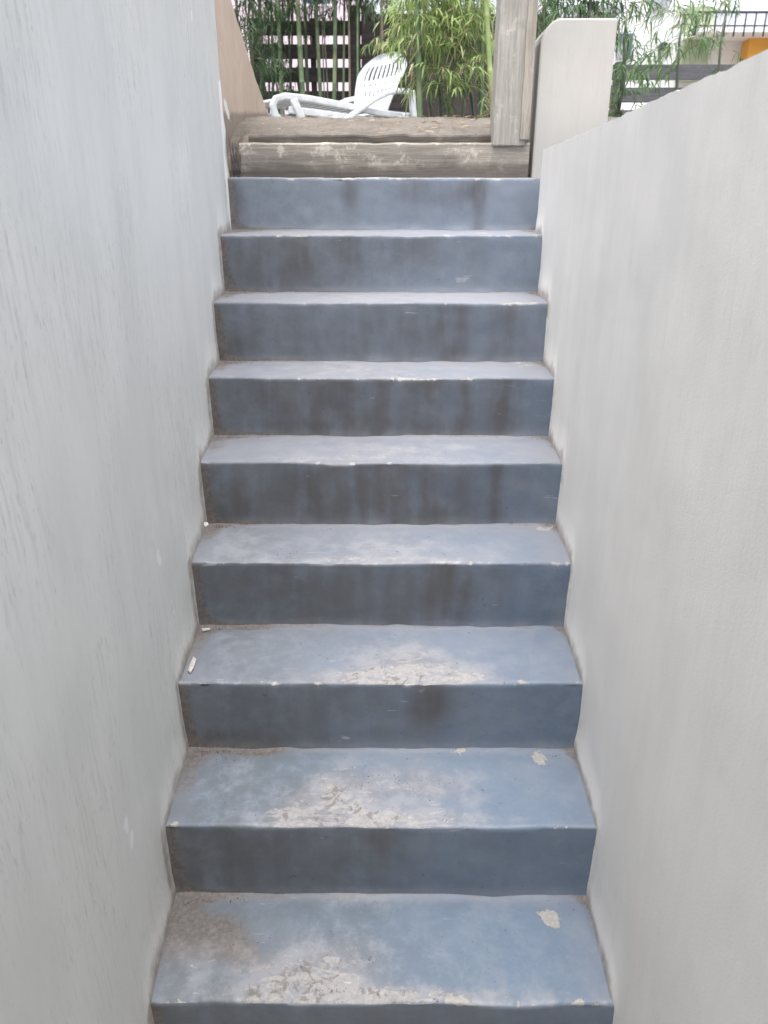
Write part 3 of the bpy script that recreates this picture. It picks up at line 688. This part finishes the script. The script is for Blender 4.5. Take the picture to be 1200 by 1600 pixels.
BB += [(415,412,8.0,.014,M_culmd,'thin shaded bamboo stalk behind the far foot rail of the lounger'),
       (433,438,8.2,.015,M_culmd,'shaded bamboo stalk close against the slats, left of the leaning green one'),
       (447,462,8.1,.013,M_culmd,'thin shaded stalk leaning right between two green ones'),
       (467,470,8.3,.017,M_culmd,'shaded stalk touching the thickest green bamboo stalk'),
       (494,492,8.2,.013,M_culmd,'thin upright shaded stalk in front of the hidden fence post'),
       (527,522,8.2,.012,M_culmd,'thin shaded stalk right of the upright green one'),
       (577,580,8.0,.015,M_culmd,'shaded bamboo stalk left of the lounger backrest'),
       (612,606,8.1,.018,M_culmd,'shaded bamboo stalk half hidden by the leafy clump')]
for i, (a_, b2_, Y, r, mt, lb) in enumerate(BB): back_bamboo(a_, b2_, 150, Y, r, mt, lb, leaves=(50 if a_ < 400 else 26), top=(-170 if i % 2 else -230))

# ---- hanging dark foliage at the left, by the tan wall
def shrub(name, label, cat, px, py, Y, sx, sz, n, mat, ln=.09, wd=.012, tone=.4, group=None, ytop=None, nl=8, stemtop=True, tl=(.1,.25)):
    c = at(px, py, Y); b0 = Vector((c.x, c.y, gz(c.x, c.y)))
    e = empty(name, b0, 0, label, cat, group); it = []; b2 = MB(); k = (Y+1)/F
    sw = MB(); top = c-b0+Vector((0,0,sz*k*.6))
    sw.tube([(0,0,-.03), top*.4+Vector((.02,0,0)), top*.75, top], [.012,.010,.007,.003], 6); sw.build('stem', M_culmd, e, smooth=True)
    for _ in range(n):
        p = c+Vector((rnd.uniform(-1,1)*sx*k, rnd.uniform(-.3,.3), rnd.uniform(-1,1)*sz*k)); a = rnd.uniform(0, 2*pi)
        twig(b2, it, p-b0, (cos(a), sin(a), rnd.uniform(-.2,.6)), rnd.uniform(*tl), nl, ln, wd, tone, .0018)
    leaf_mesh('foliage', it, mat, e)['kind'] = 'stuff'; b2.build('twigs', mat, e)['kind'] = 'stuff'
    return e
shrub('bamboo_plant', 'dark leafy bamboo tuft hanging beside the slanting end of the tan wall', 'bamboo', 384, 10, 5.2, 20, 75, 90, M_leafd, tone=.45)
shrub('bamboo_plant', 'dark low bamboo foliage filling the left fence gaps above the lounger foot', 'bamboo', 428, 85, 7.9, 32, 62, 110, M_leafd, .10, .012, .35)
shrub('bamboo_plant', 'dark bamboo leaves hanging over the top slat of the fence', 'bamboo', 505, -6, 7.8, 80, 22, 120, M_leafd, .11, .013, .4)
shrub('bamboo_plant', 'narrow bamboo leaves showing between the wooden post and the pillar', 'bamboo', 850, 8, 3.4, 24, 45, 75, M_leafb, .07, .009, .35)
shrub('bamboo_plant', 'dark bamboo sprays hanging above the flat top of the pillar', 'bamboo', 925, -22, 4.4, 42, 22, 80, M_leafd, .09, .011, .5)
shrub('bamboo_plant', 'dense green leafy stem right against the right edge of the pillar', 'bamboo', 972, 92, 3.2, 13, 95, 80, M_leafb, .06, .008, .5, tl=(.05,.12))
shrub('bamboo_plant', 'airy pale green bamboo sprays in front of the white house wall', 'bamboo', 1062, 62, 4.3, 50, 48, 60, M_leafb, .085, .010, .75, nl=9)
shrub('bamboo_plant', 'thin arching bamboo sprig before the balcony railing', 'bamboo', 1128, 55, 4.6, 10, 45, 12, M_leafb, .085, .010, .3, nl=6)

# ------------------------------------------------------------------ fences
def hfence(label, xa, xb, Y, rows, posts, mat, thick=.03):
    p = at((xa+xb)/2, rows[-1][1], Y); g = gz(p.x, Y)
    e = empty('slat_fence', (p.x, Y, g), 0, label, 'fence')
    for (y0, y1) in rows:
        a = at(xa, y0, Y); b = at(xb, y1, Y); m = MB()
        m.box((a.x-p.x, -thick/2+rnd.uniform(-.003,.003), b.z-g), (b.x-p.x, thick/2, a.z-g)); m.build('slat', mat, e, bevel=.003)
    zt_ = at(xa, rows[0][0], Y).z-g
    for (x0, x1) in posts:
        a = at(x0, 100, Y+.05); b = at(x1, 100, Y+.05); m = MB()
        m.box((a.x-p.x, thick/2+.002, -.1), (b.x-p.x, thick/2+.09, zt_+.03)); m.build('fence_post', mat, e, bevel=.004)
    return e
pit = 36.5
hfence('dark slatted wooden fence behind the white lounger', 392, 566, 8.4, [(33+pit*i-(0), 55.5+pit*i) for i in range(-1, 4) if i >= 0]+[(179,196)], [(393,412),(486,494)], M_fence)
# solid dark panel right of it
YF = 8.35
pn = empty('board_fence', (at(600,150,YF).x, YF, gz(.0, YF)), 0, 'solid dark upright board fence panel behind the lounger backrest', 'fence')
x_ = 543
while x_ < 838:
    wd = 21; a = at(x_, 21 if x_ > 565 else 8, YF-.02); b = at(x_+wd+.5, 190, YF-.02); m = MB()
    m.box((a.x-pn.location.x, [-.016,-.010][int((x_-543)/21)%2], .0), (b.x-pn.location.x, .012, a.z-pn.location.z)); m.build('board', M_fence, pn, bevel=.002); x_ += wd
hfence('grey slatted wooden fence seen beyond the pillar on the right', 905, 1215, 8.4, [(101,125),(137,160),(172,195),(208,230)], [(962,976),(1180,1194)], M_fence2)

# ------------------------------------------------------------------ houses beyond
def rect(m, px0, py0, px1, py1, Y, d0=0., d1=.1):
    a = at(px0, py0, Y); b = at(px1, py1, Y); m.box((a.x, Y+d0, b.z), (b.x, Y+d1, a.z))
Yk = 16
pk = empty('pink_house', (at(480,100,Yk).x, Yk, 2.0), 0, 'pale pink rendered house behind the dark fence', 'house')
def hpart(name, root, mat, r, Y, d0, d1, bevel=0):
    m = MB(); rect(m, *r, Y, d0, d1); m.v = [(x-root.location.x, y-root.location.y, z-root.location.z) for x, y, z in m.v]
    return m.build(name, mat, root, bevel=bevel)
hpart('wall', pk, M_pink, (180, -260, 566, 215), Yk, 0, 6)
hpart('roof', pk, M_roof, (170, -285, 576, -260.5), Yk, -.35, 6.2)
wn = hpart('window', pk, M_white, (470, -60, 520, 10), Yk, -.03, .0)
m = MB(); rect(m, 474, -55, 516, 6, Yk, -.04, -.031); m.v = [(x-pk.location.x, y-Yk, z-2.0) for x, y, z in m.v]; m.build('pane', M_glass, wn)
Yh = 18
wh = empty('white_house', (at(1050,100,Yh).x, Yh, 2.0), 0, 'bright white house with a railed balcony, beyond the right wall', 'house')
hpart('wall', wh, M_white, (850, -30, 1500, 215), Yh, 0, 6)
hpart('upper_wall', wh, M_lilac, (1068, 18, 1500, 56), Yh, -.1, -.01)
hpart('balcony_floor', wh, M_white, (1060, 57, 1500, 66), Yh, -1.1, -.11, .01)
hpart('orange_panel', wh, M_orange, (1157, 62, 1300, 130), Yh, -.5, -.12)
hpart('corner_column', wh, M_olive, (1066, 16, 1092, 130), Yh, -.35, -.12)
wn = hpart('window', wh, M_lilac, (966, 52, 985, 92), Yh, -.06, -.005); m = MB(); rect(m, 968, 54, 976, 68, Yh, -.08, -.061); rect(m, 977.5, 54, 984, 90, Yh, -.08, -.061)
m.v = [(x-wh.location.x, y-Yh, z-2.0) for x, y, z in m.v]; m.build('pane', M_glass, wn)
wn = hpart('window', wh, M_lilac, (880, 8, 960, 28), Yh, -.06, -.005)
hpart('sunshade', wh, M_lilac, (898, 17, 962, 27), Yh, -.5, -.061)
hpart('wall_lamp', wh, M_iron, (1029, 68, 1038, 80), Yh, -.2, -.01, .03)
hpart('gutter_pipe', wh, M_lilac, (1021, -30, 1042, 14), Yh, -.15, -.01)
Yr = 16.9
def rail_at(px0, py0, px1, py1):
    return
rl = MB(); a = at(1085, 19, Yr); b = at(1500, 19, Yr); rl.tube([(a.x-wh.location.x, Yr-Yh, a.z-2), (b.x-wh.location.x, Yr-Yh, b.z-2)], .022, 6)
rl.build('handrail', M_iron, wh)
rl = MB(); a = at(1085, 40, Yr); b = at(1500, 40, Yr); rl.tube([(a.x-wh.location.x, Yr-Yh, a.z-2), (b.x-wh.location.x, Yr-Yh, b.z-2)], .012, 6)
rl.build('lower_rail', M_iron, wh)
bar = MB(); a = at(1089, 19, Yr); b = at(1089, 57, Yr); bar.tube([(0,0,b.z-a.z), (0,0,0)], .016, 6); bme = bar.mesh('baluster', True); bme.materials.append(M_iron)
px = 1089
while px < 1400:
    q = at(px, 19, Yr); link('baluster', bme, None, wh, (q.x-wh.location.x, Yr-Yh, q.z-2)); px += 15.6

# ------------------------------------------------------------------ plastic lounger
# local axes: +u from foot to head, v across (near side +), z up
ang = math.atan2(.60, .80)
hp = at(598, 186, 7.15); LZ = gz(hp.x, hp.y)
ORG = at(455, 186, 6.0); LZ = gz(ORG.x, 6.3)
e_u = Vector((cos(R(35)), sin(R(35)), 0)); rz = math.atan2(e_u.y, e_u.x)
lg = empty('sun_lounger', (at(420, 170, 6.55).x-.02, 6.55, gz(-1.2, 6.55)+.02), rz, 'white plastic sun lounger with raised slotted fan-shaped backrest, on the soil', 'lounger')
def L_(u, v, z): return (u, -v, z)        # near side (+v) is on the right of the axis, towards the camera
def sweep(pts, w_, h_):
    m = MB(); pts = [Vector(p) for p in pts]; vs = []; n = len(pts)
    for i, p in enumerate(pts):
        d = (pts[min(i+1,n-1)]-pts[max(i-1,0)]).normalized(); side = Vector((0,1,0)); up = d.cross(side).normalized()
        for a, b in ((-1,-1),(1,-1),(1,1),(-1,1)): vs.append(p+side*(a*w_/2)+up*(b*h_/2))
    m.add(vs, [(i*4+j, i*4+(j+1)%4, (i+1)*4+(j+1)%4, (i+1)*4+j) for i in range(n-1) for j in range(4)]+[(3,2,1,0), tuple((n-1)*4+j for j in range(4))])
    return m
SH = .31
for v in (.30, -.30):
    pts = [L_(.0,v,SH-.20), L_(-.07,v,SH-.13), L_(-.09,v,SH-.06), L_(-.06,v,SH-.01), L_(.03,v,SH+.015), L_(.25,v,SH+.01), L_(.6,v,SH-.02), L_(1.0,v,SH-.06), L_(1.25,v,SH-.07), L_(1.42,v,SH-.07)]
    sweep(pts, .045, .055).build('side_rail', M_plastic, lg, bevel=.012)
    sweep([L_(.06,v,SH-.085), L_(.5,v,SH-.105), L_(1.30,v,SH-.155)], .03, .060).build('lower_rail', M_plastic, lg, bevel=.01)
    sweep([L_(.10,v*1.03,SH), L_(.16,v*1.06,SH-.12), L_(.20,v*1.1,SH-.25), L_(.20,v*1.1,-.02)], .04, .07).build('leg', M_plastic, lg, bevel=.012)
    sweep([L_(1.28,v*1.03,SH-.05), L_(1.31,v*1.08,SH-.2), L_(1.33,v*1.1,-.02)], .04, .09).build('leg', M_plastic, lg, bevel=.012)
    # arm: rises from the low front, runs back level to the backrest
    vv = v*1.18
    sweep([L_(.38,vv,.03), L_(.54,vv,.13), L_(.74,vv,.25), L_(.92,vv,.35), L_(1.06,vv,.41), L_(1.18,vv,.435), L_(1.28,vv,.44), L_(1.36,vv,.43)], .05, .045).build('armrest', M_plastic, lg, bevel=.014)
    sweep([L_(1.34,vv,.43), L_(1.35,vv,.3), L_(1.39,vv,.12), L_(1.44,vv,-.02)], .045, .06).build('arm_support', M_plastic, lg, bevel=.012)
for i in range(13):                       # seat slats across
    u = .02+i*.078; m = MB(); z = SH+.005-.05*sstep(.3, 1.2, u)
    m.box((u, -.29, z-.012), (u+.058, .29, z+.012)); m.build('seat_slat', M_plastic, lg, bevel=.005)
m = MB(); m.box((1.19, -.29, SH-.07), (1.40, .29, SH-.045)); m.build('seat_base', M_plastic, lg, bevel=.01)
# backrest plate with real slots: columns x rows mask
def backrest():
    t0 = Vector((1.12, 0, SH-.05)); dirb = Vector((.36, 0, .93)).normalized(); nb = Vector((-dirb.z, 0, dirb.x)); Hb = .56
    def hw(s):                            # half width at height s (0..1), widening, round top
        w0 = .31+.10*sstep(0, .7, s)
        return w0*(math.sqrt(max(0.0, 1-((s-.66)/.34)**2)) if s > .66 else 1)
    NU, NV = 52, 60; keep = {}
    vs = []; fs = []
    def hole(s, t):                       # t in -1..1 across
        if .60 < s < .84: c = (t*.5+.5)*11; fr = c-math.floor(c); return .22 < fr < .66 and abs(t) < .74
        if .505 < s < .54: c = (t*.5+.5)*9; fr = c-math.floor(c); return .3 < fr < .6 and abs(t) < .75
        if .26 < s < .42: c = (t*.5+.5)*11; fr = c-math.floor(c); return .26 < fr < .62 and abs(t) < .72
        return False
    NU = 66
    for side in (0, 1):
        for j in range(NV+1):
            s = j/NV*.999; w0 = hw(s)
            for i in range(NU+1):
                t = -1+2*i/NU; curve = -.035*(1-t*t)
                p = t0+dirb*(s*Hb)+Vector((0, t*w0, 0))-nb*(curve)*-1*0+nb*(.03*t*t)+nb*(-.004 if side else .004)
                vs.append(tuple(p))
    n1 = (NU+1)*(NV+1); solid = lambda i, j: 0 <= i < NU and 0 <= j < NV and not hole((j+.5)/NV, -1+2*(i+.5)/NU)
    for j in range(NV):
        for i in range(NU):
            if not solid(i, j): continue
            a = j*(NU+1)+i; q = (a, a+1, a+NU+2, a+NU+1)
            fs.append(q); fs.append(tuple(n1+x for x in q[::-1]))
            for (di, dj, e1, e2) in ((0,-1,q[0],q[1]),(1,0,q[1],q[2]),(0,1,q[2],q[3]),(-1,0,q[3],q[0])):
                if not solid(i+di, j+dj): fs.append((e2, e1, n1+e1, n1+e2))
    me = bpy.data.meshes.new('backrest'); me.from_pydata(vs, [], fs); me.update(); link('backrest', me, M_plastic, lg)
backrest()

# ------------------------------------------------------------------ small things
def on_tread(px, py, k):
    d = ray(px, py); t = (SZ[k]-CAM.z)/d.z; return CAM+d*t
def flake(name, px, py, k, pts, mat, label, cat, th=.0015):
    c = on_tread(px, py, k); q = [on_tread(a, b, k)-c for a, b in pts]; m = MB(); n = len(q)
    m.add([(p.x, p.y, .003+.003*nz(p.x, p.y, k, 60)) for p in q]+[(p.x, p.y, .003+th+.003*nz(p.x, p.y, k, 60)) for p in q],
          [tuple(range(n)), tuple(range(2*n-1, n-1, -1))]+[(i, (i+1)%n, n+(i+1)%n, n+i) for i in range(n)])
    o = m.build(name, mat); o.location = (c.x, c.y, SZ[k]); tag(o, label, cat); return o
flake('paint_flake', 300, 1040, 2, ((302,1028),(307,1032),(303,1046),(298,1053),(294,1050),(297,1040)), M_paper, 'white paint flake lying at the left end of the third tread', 'flake')
flake('paint_flake', 322, 986, 2, ((316,984),(328,983),(329,986),(317,988)), M_paper, 'small white flake in the dirty back left corner of the third tread', 'flake')
flake('paint_flake', 323, 821, 4, ((319,818),(325,819),(326,823),(320,825)), M_paper, 'tiny white flake in the back left corner of the fifth tread', 'flake')
# crumbs, seeds and bits of leaf scattered on the treads
def litter():
    vs = []; fs = []; tn = []
    def bit(x, y, z, s):
        a = rnd.uniform(0, pi); el = rnd.uniform(.3, .8); b = len(vs); h = s*rnd.uniform(.3, .7)
        for j in range(5):
            t = 2*pi*j/5; u = cos(t)*s*rnd.uniform(.7,1.2); v = sin(t)*s*el*rnd.uniform(.7,1.2)
            vs.append((x+u*cos(a)-v*sin(a), y+u*sin(a)+v*cos(a), z))
        vs.append((x, y, z+h)); tt = rnd.random(); tn.extend([tt]*6)
        for j in range(5): fs.append((b+j, b+(j+1)%5, b+5))
    groups = {0: [(500,1545,40,8,30),(545,1500,60,10,14),(560,1420,90,8,14),(700,1480,160,40,10)],
              1: [(545,1205,60,15,22),(640,1220,50,12,34),(330,1185,40,6,20),(620,1265,140,20,18)],
              2: [(560,1020,60,12,10),(700,1005,120,18,12),(480,1040,80,18,10),(560,988,90,3,12)],
              3: [(450,865,30,8,22),(510,828,25,4,14),(650,855,120,14,18),(700,840,70,10,12)],
              4: [(470,716,22,3,20),(600,690,160,4,16),(490,700,60,8,8),(700,712,90,8,8)],
              5: [(640,588,22,2,26),(590,577,40,2,26),(500,572,60,2,10)], 6: [(430,466,60,1.5,18),(350,464,14,1.5,10)]}
    for k, gs in groups.items():
        for (px, py, sx, sy, n) in gs:
            for _ in range(n):
                p = on_tread(rnd.gauss(px, sx*.6), rnd.gauss(py, sy*.6), k)
                p.y = min(max(p.y, SY[k]+.006), SY[k+1]-.004)
                if xl(p.y)+.02 < p.x < xr(p.y)-.02: bit(p.x, p.y, SZ[k]-.0002, rnd.uniform(.0008, .0022))
        for _ in range(60):               # grit collecting in the back left corner and along the back edge
            x = xl(SY[k])+abs(rnd.gauss(0, .06))+.004; y = SY[k+1]-abs(rnd.gauss(0, .010))-.003; bit(x, y, SZ[k]+.001, rnd.uniform(.001, .003))
        for _ in range(24):
            x = xr(SY[k])-abs(rnd.gauss(0, .035))-.004; y = SY[k+1]-abs(rnd.gauss(0, .010))-.003; bit(x, y, SZ[k]+.001, rnd.uniform(.001, .0025))
    me = bpy.data.meshes.new('grit'); me.from_pydata(vs, [], fs); me.update()
    n = NM('grit', .95, .1); c = n.mix(n.ramp(n.noise(400, 2), .4, .6), (.05, .04, .035), (.14, .11, .085)); n.col(c)
    tag(link('grit', me, n.m), 'dark grit, seeds and crumbs scattered over the blue treads', 'grit', kind='stuff')
litter()
# dry leaves and straw on the soil
it = []
for _ in range(220):
    x = rnd.uniform(-.5, .55); y = rnd.uniform(2.1, 3.2)
    if x < .1 and rnd.random() < .7: continue
    a = rnd.uniform(0, 2*pi); it.append(((x, y, gz(x, y)+.006), (cos(a), sin(a), rnd.uniform(-.05,.25)), .008, rnd.uniform(.02,.06), .2, rnd.random()))
o = leaf_mesh('leaf_litter', it, M_dry); tag(o, 'dry bamboo leaves and straw lying on the soil at the foot of the bamboo', 'leaf litter', kind='stuff')
m = MB()
for (pl) in (((742,188),(757,176),(764,170),(768,150),(766,132)), ((752,212),(760,200),(768,192),(768,170)), ((745,180),(752,183),(764,178))):
    m.tube([at(a, b, 2.45) for a, b in pl], [.002]*len(pl), 5)
tag(m.build('straw', M_dry, smooth=True), 'pale dry roots and straw bunched against the foot of the wooden post', 'straw', kind='stuff')
me_ = bpy.data.meshes['straw']
